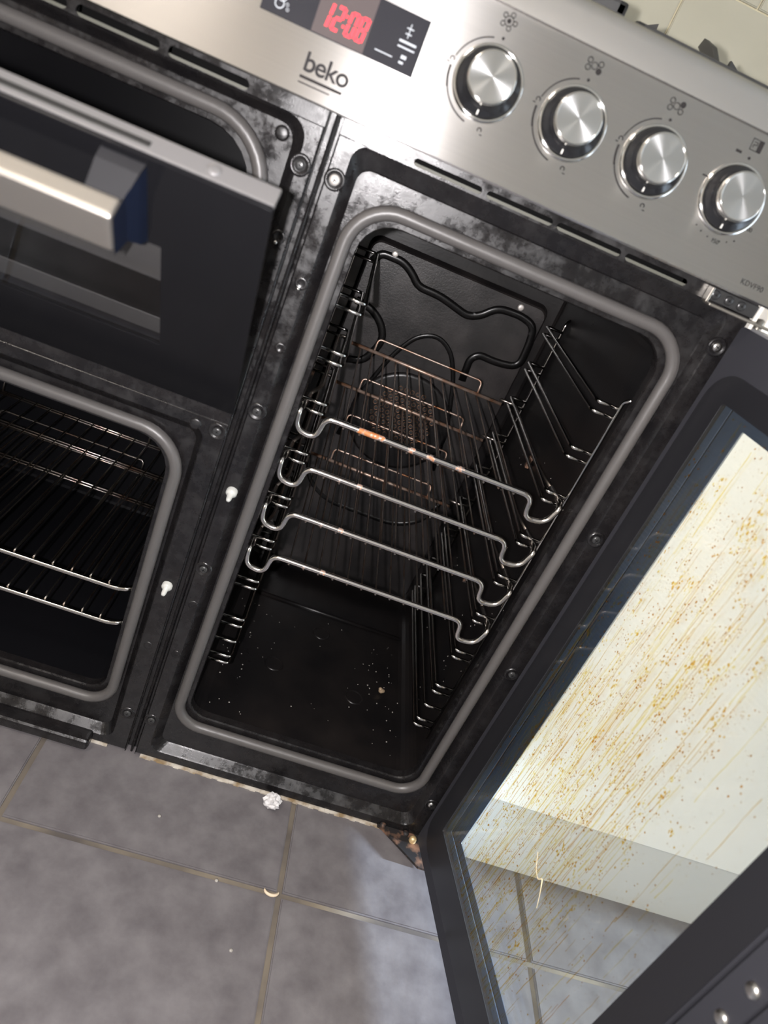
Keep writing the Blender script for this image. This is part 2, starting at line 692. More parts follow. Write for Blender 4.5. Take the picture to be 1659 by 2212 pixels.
wall_back = struct(MB().box(RX0, RX1, RY1, RY1 + 0.05, 0.0, RH).build('wall_back', 'wall_grout'))
tw = tile_mesh(0.197, 0.0972, 0.0, 0.006, 0.0014, 'tile')
for v in tw.vertices:
    v.co = Vector((v.co.x, -v.co.z, v.co.y))
tw.flip_normals()
tw.materials.append(MATS['wall_tile'])
for r in range(-3, 6):
    for k in range(-9, 6):
        x = 0.352 + k * 0.2 + (0.104 if r % 2 == 0 else 0.0) + 0.1
        z = 1.083 + r * 0.1 + 0.05
        o = bpy.data.objects.new('tile', tw)
        COL.objects.link(o)
        o.location = (x, RY1 + random.uniform(-0.0004, 0.0004), z)
        o.parent = wall_back
struct(MB().box(RX0 - 0.05, RX0, RY0, RY1, 0, RH).build('wall_left', 'wall_paint'))
struct(MB().box(RX0, RX1, RY0 - 0.05, RY0, 0, RH).build('wall_front', 'wall_paint'))
wr = MB()
wr.box(RX1, RX1 + 0.12, -0.02, RY1, 0, RH)
wr.box(RX1, RX1 + 0.12, RY0, -1.45, 0, RH)
wr.box(RX1, RX1 + 0.12, -1.45, -0.02, 2.05, RH)
struct(wr.build('wall_right', 'wall_paint'))
fr = MB()
for y in (-1.45, -0.07):
    fr.bbox(RX1 + 0.01, RX1 + 0.08, y, y + 0.05, 0, 2.05, 0.004)
fr.bbox(RX1 + 0.01, RX1 + 0.08, -1.45, -0.02, 2.0, 2.05, 0.004)
fr.bbox(RX1 + 0.01, RX1 + 0.08, -1.45, -0.02, 0.0, 0.03, 0.004)
dr1 = struct(fr.build('door_1', 'white_frame'))
MB().box(RX1 + 0.070, RX1 + 0.072, -1.40, -0.07, 0.36, 2.0).build('sun_blocker', 'white_frame', dr1)  # added unseen sheet that keeps the sun out of the upper opening
MB().box(RX1 + 0.04, RX1 + 0.046, -1.40, -0.07, 0.03, 2.0).build('pane', 'clear_glass', dr1)
struct(MB().box(RX0, RX1, RY0, RY1, RH, RH + 0.04).build('ceiling', 'ceiling_paint'))
cl = thing('ceiling_light', 'round flat warm ceiling lamp on the kitchen ceiling', 'ceiling light', (-0.80, -1.15, RH))
MB().lathe((-0.80, -1.15, RH), (0, 0, -1), [(0, 0), (0.29, 0), (0.30, 0.03), (0.29, 0.085), (0.27, 0.085)], 40).build('rim', 'white_frame', cl)
MB().lathe((-0.80, -1.15, RH), (0, 0, -1), [(0.27, 0.08), (0, 0.08)], 40).build('diffuser', 'lamp_diffuser', cl)

# ------------------------------------------------------------------ range cooker
CX0, CX1 = -0.512, 0.394
cooker = thing('range_cooker', 'stainless steel range cooker with black enamel ovens, the tall right one wide open', 'cooker', (-0.06, 0.29, 0.0))
yc = MB()
yc.box(CX0, CX0 + 0.004, 0.012, 0.585, 0.004, 0.885)
yc.box(CX1 - 0.004, CX1, 0.012, 0.585, 0.004, 0.885)
yc.box(CX0, CX1, 0.58, 0.585, 0.004, 0.885)
yc.box(CX0, CX1, 0.04, 0.585, 0.004, 0.008)
yc.build('side_panel', 'black_enamel', cooker)


def xz(y):
    return lambda p: Vector((p.x, y + p.z, p.y))


def lp(pts, y):
    return [(p[0], y, p[1]) for p in pts]


def oven_face(name, L0, L1, L2, G, yp, r1, r2, rg, rgb):
    """pressed enamel face: flange, sloped step, recessed plateau, rounded oven mouth"""
    b = MB()
    o2 = [G[0] + 0.0108, G[1] - 0.0108, G[2] + 0.0108, G[3] - 0.0108]
    b.loops([lp(rrect(*L0, 0.0006), 0.012), lp(rrect(*L0, 0.0006), 0.0008), lp(rrect(L0[0] + .0008, L0[1] - .0008, L0[2] + .0008, L0[3] - .0008, 0.0006), 0.0)])
    q = rrect(L0[0] + .0008, L0[1] - .0008, L0[2] + .0008, L0[3] - .0008, 0.0006)
    d = 0.0012
    b.loops([lp(q, 0.0), lp(rrect(L1[0] - d, L1[1] + d, L1[2] - d, L1[3] + d, r1 + d), 0.0),
             lp(rrect(*L1, r1), 0.0012), lp(rrect(*L2, r2), yp - 0.0012),
             lp(rrect(L2[0] + d, L2[1] - d, L2[2] + d, L2[3] - d, r2), yp),
             lp(rrect(*o2, rg - 0.008, r2=rgb - 0.008), yp),
             lp(rrect(o2[0] + .001, o2[1] - .001, o2[2] + .001, o2[3] - .001, rg - 0.009, r2=rgb - .009), yp + 0.002),
             lp(rrect(o2[0] + .001, o2[1] - .001, o2[2] + .001, o2[3] - .001, rg - 0.009, r2=rgb - .009), yp + 0.012)])
    return b.build(name, 'black_enamel', cooker)


def cavity(name, G, depth, rc, m):
    x0, x1, z0, z1 = G[0] + .0072, G[1] - .0072, G[2] + .0072, G[3] - .0072
    b = MB()
    b.loops([lp(rrect(x0, x1, z0, z1, rc), 0.026), lp(rrect(x0, x1, z0, z1, rc), depth - 0.003),
             lp(rrect(x0 + .003, x1 - .003, z0 + .003, z1 - .003, rc - .002), depth)], cap1=True)
    o = b.build(name, m, cooker)
    return o


def gasket(name, G, y, r, rb):
    b = MB()
    b.tube(lp(rrect(*G, r, 10, r2=rb), y + 0.0015), 0.0064, 12, closed=True)
    return b.build(name, 'gasket', cooker)


YP = 0.010
GR = (0.0390, 0.3578, 0.0708, 0.7043)          # tall right oven mouth
oven_face('oven_face', (0.0072, 0.3925, 0.003, 0.7425), (0.0225, 0.3745, 0.0170, 0.7415), (0.0300, 0.3685, 0.0252, 0.7270), GR, YP, 0.013, 0.011, 0.040, 0.032)
cav = cavity('oven_cavity', GR, 0.41, 0.022, 'cavity_enamel')
gasket('door_gasket', GR, 0.003, 0.040, 0.032)
GL = (-0.470, -0.0415, 0.0660, 0.4345)
oven_face('oven_face', (CX0 + .004, -0.0058, 0.003, 0.468), (-0.495, -0.0265, 0.0165, 0.4550), (-0.487, -0.0315, 0.0245, 0.4475), GL, YP, 0.013, 0.011, 0.044, 0.030)
cavity('oven_cavity', GL, 0.41, 0.02, 'dark_cavity')
gasket('door_gasket', GL, 0.003, 0.044, 0.030)
GU = (-0.470, -0.0405, 0.5250, 0.7235)
oven_face('oven_face', (CX0 + .004, -0.0058, 0.468, 0.7425), (-0.495, -0.0185, 0.484, 0.7405), (-0.487, -0.0262, 0.496, 0.7345), GU, YP, 0.016, 0.013, 0.052, 0.03)
cavity('oven_cavity', GU, 0.41, 0.02, 'dark_cavity')
gasket('door_gasket', GU, 0.003, 0.052, 0.03)

# slotted vent strips directly under the control panel


def stadium(x0, x1, z0, z1, n=6):
    return rrect(x0, x1, z0, z1, (z1 - z0) / 2 - 1e-5, n)


SL_R = [(0.0700 + i * 0.0650, 0.0700 + i * 0.0650 + 0.0605, 0.7436, 0.7498) for i in range(4)]
SL_L = [(-0.2065 + i * 0.0715, -0.2065 + i * 0.0715 + 0.0650, 0.7430, 0.7510) for i in range(-4, 2)]
for (a, b_, sl) in ((0.0072, 0.3925, SL_R), (CX0 + .004, -0.0058, SL_L)):
    o = plate('vent_strip', [(a, 0.7425), (b_, 0.7425), (b_, 0.757), (a, 0.757)], [stadium(*s) for s in sl], 0.0015, xz(0.0), 'black_enamel', cooker)
    for s in sl:
        MB().box(s[0] - .002, s[1] + .002, 0.004, 0.016, s[2] - 0.001, s[2] + 0.0023).build('vent_lining', 'vent_lining', o)
        MB().box(s[0] - .002, s[1] + .002, 0.017, 0.020, s[2] - 0.001, s[3] + 0.003).build('vent_back', 'vent_dark', o)

# centre channel between the two oven columns
pr = [(-0.0058, 0.0), (-0.0048, 0.001), (-0.0044, 0.011), (-0.0008, 0.011), (0.0004, 0.0028), (0.0018, 0.0018), (0.0032, 0.0028), (0.0040, 0.011), (0.0062, 0.011), (0.0066, 0.001), (0.0074, 0.0)]
MB().loops([[(x, y, z) for x, y in pr] for z in (-0.0, 0.757)], closed=False).build('centre_channel', 'black_enamel', cooker)

# kick rail in front of the lower left oven, floor seal
MB().bbox(-0.50, -0.0475, -0.021, 0.001, 0.0035, 0.0205, 0.0055, 3).build('kick_rail', 'black_enamel', cooker)
b = MB()
for k in range(46):
    x0 = 0.014 + k * 0.0072
    h = 0.0016 + 0.0008 * math.sin(k * 1.7) + 0.0005 * math.sin(k * 4.1)
    b.box(x0, x0 + 0.0072, -0.003 - 0.0008 * math.sin(k * 2.3), 0.004, 0.0, h)
b.build('floor_seal', 'seal_cream', cooker)
MB().box(-0.048, -0.028, -0.002, 0.004, 0.0, 0.0022).build('floor_seal', 'seal_cream', cooker)


# ---- screws, studs and rivets
def screw(x, z, y=0.0, r=0.0042, kind='black', name='screw', normal=(0, -1, 0), parent=None, at=None):
    n = Vector(normal)
    o = Vector((x, y, z)) if at is None else Vector(at)
    hm = {'black': 'screw_black', 'zinc': 'screw_zinc', 'pale': 'screw_pale'}[kind]
    b = MB()
    b.lathe(o, n, [(r, 0), (r, 0.0009), (r * 0.86, 0.0017), (r * 0.5, 0.0021), (0, 0.0022)], 16)
    h = b.build(name, hm, parent or cooker)
    u = n.orthogonal().normalized()
    u = (u + n.cross(u) * 0.5).normalized()
    w = n.cross(u)
    c = MB()
    for a, bb in ((u, w), (w, u)):
        q = [o + n * 0.0015 + a * (s1 * r * 0.5) + bb * (s2 * r * 0.11) for s1, s2 in ((-1, -1), (1, -1), (1, 1), (-1, 1))]
        q2 = [p + n * 0.0009 for p in q]
        c.loops([q, q2], cap1=True)
    if h.parent is cooker:
        c.build('cross_recess', 'screw_recess', h)
    else:
        c.build('cross_recess', 'screw_recess', parent)
    return h


def cup(x, z, r=0.0075, y=0.0):
    b = MB()
    b.lathe((x, y, z), (0, -1, 0), [(r * 1.25, -0.0004), (r * 1.1, 0.0013), (r * 0.92, 0.0014), (r * 0.72, 0.0002), (r * 0.5, 0.0001), (0, 0.0001)], 24)
    b.build('screw_dimple', 'black_enamel', cooker)


for x, z, kd, cp in ((0.0150, 0.7096, 'pale', 1), (0.0155, 0.4922, 'black', 1), (0.0150, 0.2995, 'black', 1), (0.0135, 0.0641, 'black', 1),
                     (-0.0150, 0.7093, 'black', 1), (-0.0146, 0.4581, 'black', 1), (-0.0160, 0.0637, 'black', 1),
                     (0.3805, 0.7096, 'zinc', 1), (0.3810, 0.4929, 'black', 1), (0.3815, 0.2995, 'black', 1), (0.3830, 0.0655, 'zinc', 1)):
    if cp:
        cup(x, z)
    screw(x, z, -0.0002, 0.0044, kd)
for x, z in ((-0.0372, 0.7252), (-0.0362, 0.4581)):
    y = YP if z > 0.7 else 0.0
    MB().lathe((x, y, z), (0, -1, 0), [(0.0062, -0.0003), (0.0058, 0.0012), (0.004, 0.0018), (0, 0.0019)], 20).build('rivet', 'black_enamel', cooker)
for x, z in ((0.0160, 0.6205), (-0.0142, 0.6500)):        # empty slotted hole with a zinc bead added for the glint
    MB().lathe((x, 0, z), (0, -1, 0), [(0.0062, -0.0003), (0.0052, 0.0012), (0.0034, 0.0002), (0, 0.0001)], 20).build('hole_rim', 'black_enamel', cooker)
    MB().lathe((x - 0.001, -0.0004, z - 0.005), (0, -1, 0), [(0.0016, 0), (0.0014, 0.0012), (0, 0.0016)], 12).build('glint_bead', 'screw_zinc', cooker)
for x, z in ((0.0167, 0.5592), (0.0165, 0.2500), (0.0162, 0.175), (-0.0165, 0.175)):
    MB().lathe((x, 0, z), (0, -1, 0), [(0.0055, -0.0003), (0.005, 0.0006), (0.003, 0.0007), (0.002, 0.0001), (0, 0.0001)], 18).build('embossed_ring', 'black_enamel', cooker)
for x, z in ((0.0171, 0.4010), (-0.0160, 0.2640)):        # door catch studs
    s = MB().lathe((x, 0, z), (0, -1, -0.25), [(0.0058, -0.001), (0.0058, 0.003), (0.0045, 0.005), (0.0030, 0.0055), (0.0027, 0.012), (0.0019, 0.0145), (0, 0.015)], 18).build('catch_stud', 'pin_white', cooker)
    s['label'] = 'pale translucent door catch stud'

# ---- top right hinge bracket
hb = MB()
hb.bbox(0.3445, 0.3925, -0.0035, 0.0, 0.7425, 0.7535, 0.0008)
hb.build('hinge_plate', 'screw_black', cooker)
hl = MB()
hl.bbox(0.3440, 0.4060, -0.019, -0.0035, 0.7390, 0.7415, 0.0008)
hl.bbox(0.3436, 0.3462, -0.010, 0.0, 0.7400, 0.7535, 0.0008)
hl.lathe((0.397, -0.012, 0.734), (0, 0, 1), [(0.0036, 0), (0.0036, 0.011), (0, 0.012)], 16)
hl.build('hinge_arm', 'hinge_zinc', cooker)
for x in (0.3515, 0.3650, 0.3775):
    screw(x, 0.7480, -0.0035, 0.0042, 'black')
# ---- bottom hinge
bh = MB()
tri = [(0.333, 0.004), (0.389, 0.004), (0.4005, -0.020), (0.4005, -0.047), (0.390, -0.047), (0.340, -0.006), (0.333, -0.003)]
bh.loops([[(x, y, 0.0015) for x, y in tri], [(x, y, 0.0048) for x, y in tri]], cap0=True, cap1=True)
bh.build('bottom_hinge', 'hinge_rust', cooker)
MB().lathe((0.3395, -0.001, 0.0048), (0, 0, 1), [(0.0042, 0), (0.0042, 0.003), (0.003, 0.0045), (0, 0.005)], 14).build('hinge_bolt', 'hinge_rust', cooker)
MB().lathe((0.372, -0.004, 0.0048), (0, 0, 1), [(0.0042, 0), (0.0042, 0.003), (0.003, 0.0045), (0, 0.005)], 14).build('hinge_bolt', 'hinge_rust', cooker)
MB().lathe((0.3815, -0.011, 0.0048), (0, 0, 1), [(0.0048, 0), (0.0048, 0.005), (0.003, 0.0075), (0, 0.008)], 14).build('hinge_bolt', 'bolt_brass', cooker)

# ------------------------------------------------------------------ control panel
TILT = 0.2159
pu = Vector((0, math.sin(TILT), math.cos(TILT)))
pn = Vector((0, -math.cos(TILT), math.sin(TILT)))
PO = Vector((0, -0.040, 0.755))


def PP(x, w, off=0.0):
    return Vector((x, 0, 0)) + PO + pu * w + pn * off


def pxf(off=0.0):
    return lambda p: PP(p.x, p.y, off + p.z)


prof = [(0.0, 0.0012, 1), (0.0012, 0.0, 0)]
pts = [Vector((0, 0.02, 0.7565)), Vector((0, -0.0375, 0.7565)), PP(0, 0.0006, -0.0012), PP(0, 0.0018, 0), PP(0, 0.1100, 0), PP(0, 0.1108, -0.0025), PP(0, 0.1138, -0.0025), PP(0, 0.1146, -0.0004)]
b = MB()
b.loops([[(x, p.y, p.z) for p in pts] for x in (CX0, CX1)], closed=False)
panel = b.build('control_panel', 'brushed_steel', cooker)
pts = [PP(0, 0.1146, -0.0004), PP(0, 0.132, -0.0004), PP(0, 0.1385, -0.0016), PP(0, 0.1425, -0.0050), PP(0, 0.1440, -0.0095), PP(0, 0.1435, -0.014), PP(0, 0.140, -0.03)]
b = MB()
b.loops([[(x, p.y, p.z) for p in pts] for x in (CX0, CX1)], closed=False, smooth=True)
b.build('panel_rim', 'panel_rim_steel', cooker)
hob = MB().bbox(CX0, CX1, 0.012, 0.585, 0.884, 0.893, 0.003).build('hob_top', 'hob_steel', cooker)

# display
disp = MB(lambda p: PP(p.x, p.y, p.z)).bbox(-0.0712, 0.0457, 0.0436, 0.0826, 0.0, 0.0006, 0.0002, 1).build('display', 'display_black', cooker)
MB(lambda p: PP(p.x, p.y, p.z)).box(-0.0328, 0.0067, 0.0442, 0.0820, 0.0005, 0.0008).build('clock_window', 'display_window', disp)
SEG = {'1': 'bc', '2': 'abged', '0': 'abcdef', '8': 'abcdefg'}


def seven(b, ch, x, w, W, H, t):
    h = H / 2
    sh = lambda dx, dw: (x + dx + dw * 0.10, w + dw)
    boxes = {'a': (t * .6, W - t * .6, H - t, H), 'd': (t * .6, W - t * .6, 0, t), 'g': (t * .6, W - t * .6, h - t / 2, h + t / 2),
             'b': (W - t, W, h + t * .3, H - t * .4), 'c': (W - t, W, t * .4, h - t * .3), 'f': (0, t, h + t * .3, H - t * .4), 'e': (0, t, t * .4, h - t * .3)}
    for s in SEG[ch]:
        a0, a1, b0, b1 = boxes[s]
        q = [sh(a0, b0), sh(a1, b0), sh(a1, b1), sh(a0, b1)]
        b.loops([[(p[0], p[1], z) for p in q] for z in (0.0008, 0.0011)], cap1=True)


dg = MB(lambda p: PP(p.x, p.y, p.z))
seven(dg, '1', -0.0290, 0.0496, 0.0062, 0.0172, 0.0022)
seven(dg, '2', -0.0212, 0.0496, 0.0070, 0.0172, 0.0022)
seven(dg, '0', -0.0108, 0.0496, 0.0070, 0.0172, 0.0022)
seven(dg, '8', -0.0030, 0.0496, 0.0070, 0.0172, 0.0022)
for w in (0.0540, 0.0610):
    dg.box(-0.0134 + (w - .05) * .1, -0.0118 + (w - .05) * .1, w, w + 0.0018, 0.0008, 0.0011)
dgo = dg.build('clock_digits', 'display_red', disp)
dgo['label'] = 'glowing red clock digits 12:08'


def ring(b, x, w, r, t, z0=0.0001, z1=0.0003, a0=0, a1=360, n=32):
    full = abs(a1 - a0) >= 360
    m_ = n if full else n + 1
    A = [math.radians(a0 + (a1 - a0) * k / n) for k in range(m_)]
    b.loops([[(x + rr * math.cos(a), w + rr * math.sin(a), z) for a in A] for rr, z in ((r, z0), (r, z1), (r + t, z1), (r + t, z0))], closed=full)


def disc(b, x, w, r, z0=0.0001, z1=0.0003, n=16):
    b.loops([[(x + r * math.cos(2 * math.pi * k / n), w + r * math.sin(2 * math.pi * k / n), z) for k in range(n)] for z in (z0, z1)], cap1=True)


ic = MB(lambda p: PP(p.x, p.y, p.z))
ring(ic, -0.0590, 0.0515, 0.0028, 0.0007, 0.0006, 0.0008)
ring(ic, -0.0580, 0.0560, 0.0024, 0.0006, 0.0006, 0.0008)
ring(ic, -0.0535, 0.0525, 0.0008, 0.0003, 0.0006, 0.0008)
ring(ic, -0.0525, 0.0495, 0.0008, 0.0003, 0.0006, 0.0008)
ic.box(0.0332, 0.0338, 0.0660, 0.0755, 0.0006, 0.0008)
ic.box(0.0310, 0.0362, 0.0720, 0.0727, 0.0006, 0.0008)
ic.box(0.0312, 0.0358, 0.0683, 0.0690, 0.0006, 0.0008)
ic.box(0.0285, 0.0415, 0.0625, 0.0640, 0.0006, 0.0008)
ic.box(0.0285, 0.0415, 0.0590, 0.0600, 0.0006, 0.0008)
ic.box(0.0140, 0.0275, 0.0505, 0.0512, 0.0006, 0.0008)
ic.box(0.0335, 0.0375, 0.0525, 0.0548, 0.0006, 0.0008)
ic.box(0.0330, 0.0365, 0.0490, 0.0505, 0.0006, 0.0008)
ic.build('printed_symbols', 'print_white', disp)

# lettering on the panel
lt = new_mesh_obj('printed_logo', text_mesh('beko', 0.0185, lambda p: PP(-0.0305 + p.x, 0.0185 + p.y, 0.0001 + abs(p.z)), 0.92, offset=0.00025), 'print_dark', panel)
ul = MB(lambda p: PP(p.x, p.y, p.z))
ul.box(-0.0305, 0.0020, 0.0132, 0.0150, 0.0001, 0.0003)
ul.box(-0.0305, -0.0060, 0.0098, 0.0106, 0.0001, 0.0002)
ul.build('printed_line', 'print_grey', panel)
new_mesh_obj('printed_model_number', text_mesh('KDVF90', 0.0062, lambda p: PP(0.3488 + p.x * 0.92, 0.0097 + p.y, 0.0001 + abs(p.z)), 1.08), 'print_dark', panel)

# knobs
KX, KP, KW = 0.0999, 0.0703, 0.0620
for i in range(4):
    x = KX + KP * i
    c = PP(x, KW)
    pb = MB(lambda p: PP(p.x, p.y, p.z))
    # printed dial
    if i < 3:
        ring(pb, x, KW, 0.0300, 0.0009, a0=105, a1=165)
        ring(pb, x, KW, 0.0297, 0.0016, a0=178, a1=205)
        ring(pb, x, KW, 0.0298, 0.0010, a0=205, a1=258)
        for a in (170, 282):
            ring(pb, x + 0.0315 * math.cos(math.radians(a)), KW + 0.0315 * math.sin(math.radians(a)), 0.0011, 0.0008, a0=-30, a1=230)
            q = Vector((x + 0.0335 * math.cos(math.radians(a + 3)), KW + 0.0335 * math.sin(math.radians(a + 3))))
            pb.box(q.x - .0011, q.x + .0011, q.y - .0016, q.y - .0010, 0.0001, 0.0003)
    else:
        for a in (238, 249, 262, 272, 282, 293, 304):
            disc(pb, x + 0.0315 * math.cos(math.radians(a)), KW + 0.0315 * math.sin(math.radians(a)), 0.0006)
        pb.box(x - 0.0140, x - 0.0090, 0.0938, 0.0956, 0.0001, 0.0003)
        pb.box(x - 0.030, x - 0.024, 0.0690, 0.0700, 0.0001, 0.0003)
    disc(pb, x - 0.0014, 0.0932, 0.0011)
    if i == 0:
        ring(pb, x - 0.002, 0.105, 0.0030, 0.0005)
        disc(pb, x - 0.002, 0.105, 0.0016)
        for a in range(0, 360, 72):
            ring(pb, x - 0.002 + 0.0048 * math.cos(math.radians(a)), 0.105 + 0.0048 * math.sin(math.radians(a)), 0.0013, 0.0006, n=14)
    elif i < 3:
        for k, (dx, dw) in enumerate(((-0.005, 0.0025), (-0.005, -0.0025), (0.004, 0.0025), (0.004, -0.0025))):
            ring(pb, x + dx - 0.0008, 0.1035 + dw, 0.0016, 0.0006, n=16)
            if (i == 1 and k == 3) or (i == 2 and k == 2):
                disc(pb, x + dx - 0.0008, 0.1035 + dw, 0.0018)
        ring(pb, x - 0.0012, 0.1035, 0.0021, 0.0005, n=16)
    else:
        pb.box(x + 0.0010, x + 0.0048, 0.0990, 0.1075, 0.0001, 0.0003)
        for q in ((-0.0048, 0.0048, 0.0990, 0.0994), (-0.0048, 0.0048, 0.1071, 0.1075), (-0.0048, -0.0044, 0.0990, 0.1075),
                  (-0.003, 0.0002, 0.1050, 0.1055), (-0.0003, 0.0002, 0.1035, 0.1055), (-0.003, 0.0002, 0.1030, 0.1035), (-0.003, -0.0025, 0.1010, 0.1035)):
            pb.box(x + q[0], x + q[1], q[2], q[3], 0.0001, 0.0003)
    pb.build('printed_dial', 'print_grey', panel)
    if i == 3:
        for t_, dx, dw in (('100', 0.0205, -0.0155), ('150', -0.0005, -0.0335)):
            new_mesh_obj('printed_number', text_mesh(t_, 0.0046, lambda p, dx=dx, dw=dw: PP(x + dx + p.x, KW + dw + p.y, 0.0001 + abs(p.z))), 'print_grey', panel)
    kb = MB()
    kb.lathe(c, pn, [(0.0238, 0.001), (0.0238, 0.0040), (0.0228, 0.0052), (0.0202, 0.0062), (0.0188, 0.0085), (0.0186, 0.0100), (0, 0.010)], 48)
    kn = kb.build('knob', 'knob_black', cooker)
    bz = MB()
    bz.lathe(c, pn, [(0.0268, 0.0), (0.0266, 0.0020), (0.0256, 0.0030), (0.0240, 0.0030), (0.0238, 0.001)], 48)
    bz.build('knob_bezel', 'knob_chrome', kn)
    bz = MB()
    bz.lathe(c, pn, [(0.0181, 0.0090), (0.0181, 0.0165), (0.0178, 0.0178), (0.0170, 0.0184), (0.0165, 0.0181)], 48)
    bz.build('knob_ring', 'knob_chrome', kn)
    # brushed face disc with its own local frame so the turning marks are radial
    me = bpy.data.meshes.new('knob_cap')
    bm = bmesh.new()
    bmesh.ops.create_circle(bm, cap_ends=True, cap_tris=True, radius=0.0166, segments=48)
    bm.to_mesh(me)
    bm.free()
    co = new_mesh_obj('knob_cap', me, 'knob_cap', kn)
    R = Matrix((Vector((1, 0, 0)), pu, pn)).transposed().to_4x4()
    co.matrix_basis = Matrix.Translation(c + pn * 0.01805) @ R
    pt = MB(lambda p: PP(p.x, p.y, p.z))
    pt.box(x - 0.0005, x + 0.0005, KW - 0.0232, KW - 0.0198, 0.0050, 0.0064)  # white tick painted for the reflection low on the black skirt
    pt.build('reflection_tick', 'reflection_white', kn)

# pan supports (lift off) on the hob: only their front ends show over the rim


def pan_support(loc, label, fz, tip, hw):
    t = thing('pan_support', label, 'pan support', loc, 'cast iron pan supports on the hob')
    f = MB()
    x, y, z = loc
    for yy in (0.0, 0.42):
        f.bbox(x - hw, x + hw, y + yy, y + yy + 0.011, z + fz, z + fz + 0.012, 0.003)
    for xx in (-hw, hw - 0.011):
        f.bbox(x + xx, x + xx + 0.011, y, y + 0.431, z + fz, z + fz + 0.012, 0.003)
    f.build('frame', 'cast_iron', t)
    for k, (xx, yy) in enumerate(((-hw, 0), (hw - 0.012, 0), (-hw, 0.419), (hw - 0.012, 0.419))):
        MB().bbox(x + xx, x + xx + 0.012, y + yy, y + yy + 0.012, z, z + fz + 0.004, 0.002).build('foot', 'cast_iron', t)
    for yy, s in ((0.10, 1), (0.32, -1)):
        for k in range(4):
            a = math.pi / 2 * k
            dx, dy = math.cos(a), math.sin(a)
            pa = Vector((x + dx * (hw - 0.003), y + yy + dy * 0.098, z + fz + 0.009))
            pb_ = Vector((x + dx * 0.040, y + yy + dy * 0.032, z + tip))
            sd = Vector((-dy, dx, 0)) * 0.0045
            q = MB()
            q.loops([[p - sd - Vector((0, 0, hh)), p + sd - Vector((0, 0, hh)), p + sd * .55, p - sd * .55] for p, hh in ((pa, 0.010), ((pa + pb_) / 2 + Vector((0, 0, .004)), 0.012), (pb_, 0.008))], cap0=True, cap1=True)
            q.build('finger', 'cast_iron', t)
    return t


pan_support((0.282, 0.075, 0.893), 'black cast iron pan support on the right of the hob, tips above the panel rim', 0.006, 0.041, 0.080)
pan_support((0.072, 0.09, 0.893), 'black cast iron pan support in the middle of the hob, front bar peeping above', 0.016, 0.034, 0.122)

# ------------------------------------------------------------------ tall right oven: inside
bp = MB()
BX0, BX1, BZ0, BZ1, BY = 0.066, 0.331, 0.095, 0.628, 0.392
bp.loops([lp(rrect(BX0 - .004, BX1 + .004, BZ0 - .004, BZ1 + .004, 0.016), 0.408), lp(rrect(BX0, BX1, BZ0, BZ1, 0.014), BY + .002),
          lp(rrect(BX0 + .002, BX1 - .002, BZ0 + .002, BZ1 - .002, 0.013), BY)], cap1=True)
back = bp.build('back_cover', 'back_enamel', cooker)


def rib(pts, r=0.0064, rr=0.014):
    b = MB()
    b.tube(arc_pts([(x, BY + 0.0012, z) for x, z in pts], rr, 5), r, 10)
    for v in b.bm.verts:
        v.co.y = BY + 0.0012 + (v.co.y - BY - 0.0012) * 0.55
    b.build('pressed_rib', 'rib_enamel', back)


rib([(0.074, 0.598), (0.082, 0.6125), (0.114, 0.613), (0.131, 0.604), (0.146, 0.590), (0.180, 0.590), (0.226, 0.579), (0.243, 0.586), (0.262, 0.606), (0.298, 0.608), (0.320, 0.602), (0.325, 0.58), (0.327, 0.54), (0.296, 0.534), (0.266, 0.535), (0.256, 0.524), (0.259, 0.49)])
rib([(0.072, 0.541), (0.098, 0.537), (0.118, 0.522), (0.128, 0.502), (0.122, 0.482), (0.112, 0.462), (0.085, 0.455)])
rib([(0.118, 0.34), (0.128, 0.42), (0.150, 0.490), (0.172, 0.526), (0.200, 0.538), (0.226, 0.524), (0.246, 0.490), (0.268, 0.42), (0.278, 0.34)], 0.0042, 0.03)
rib([(0.085, 0.30), (0.10, 0.25), (0.14, 0.225), (0.26, 0.225), (0.30, 0.25), (0.315, 0.30)], 0.0042, 0.03)
for x, z in ((0.100, 0.618), (0.291, 0.6185)):
    MB().lathe((x, BY, z), (0, -1, 0), [(0.0046, 0), (0.0044, 0.0014), (0.003, 0.002), (0, 0.0021)], 16).build('screw', 'screw_pale', back)
# fan grille: raised round plate with a field of small collared holes
gm = MB()
gm.lathe((0.198, BY, 0.395), (0, -1, 0), [(0.078, 0), (0.076, 0.0022), (0.072, 0.003), (0, 0.003)], 40)
gr = gm.build('fan_grille', 'cavity_enamel', back)
hm = MB()
hd2 = MB()
for ix in range(-7, 8):
    for iz in range(-7, 8):
        x = ix * 0.0092 + (0.0046 if iz % 2 else 0)
        z = iz * 0.0085
        if math.hypot(x, z - 0.008) < 0.050:
            hm.lathe((0.198 + x, BY - 0.003, 0.395 + z), (0, -1, 0), [(0.0036, 0), (0.0033, 0.0004), (0.0029, 0.0004), (0.0026, 0.0)], 10)
            hd2.lathe((0.198 + x, BY - 0.003, 0.395 + z), (0, -1, 0), [(0.0028, 0.0001), (0, 0.0001)], 10)
h = hm.build('grille_holes', 'grille_copper', back)
h['kind'] = 'stuff'
h = hd2.build('grille_perforations', 'screw_recess', back)
h['kind'] = 'stuff'
# base: shallow step and pressed rings on the oven floor
fb = MB()
zf = GR[2] + 0.0072
fb.tube([(0.07, 0.30, zf + 0.0005), (0.332, 0.30, zf + 0.0005)], 0.0035, 8)
fb.build('floor_crease', 'cavity_enamel', cooker)
for x, y in ((0.140, 0.150), (0.262, 0.135), (0.200, 0.25)):
    MB().lathe((x, y, zf), (0, 0, 1), [(0.0140, 0), (0.0132, 0.0012), (0.0122, 0.0013), (0.0112, 0), (0.010, -0.0002)], 28).build('pressed_ring', 'cavity_enamel', cooker)
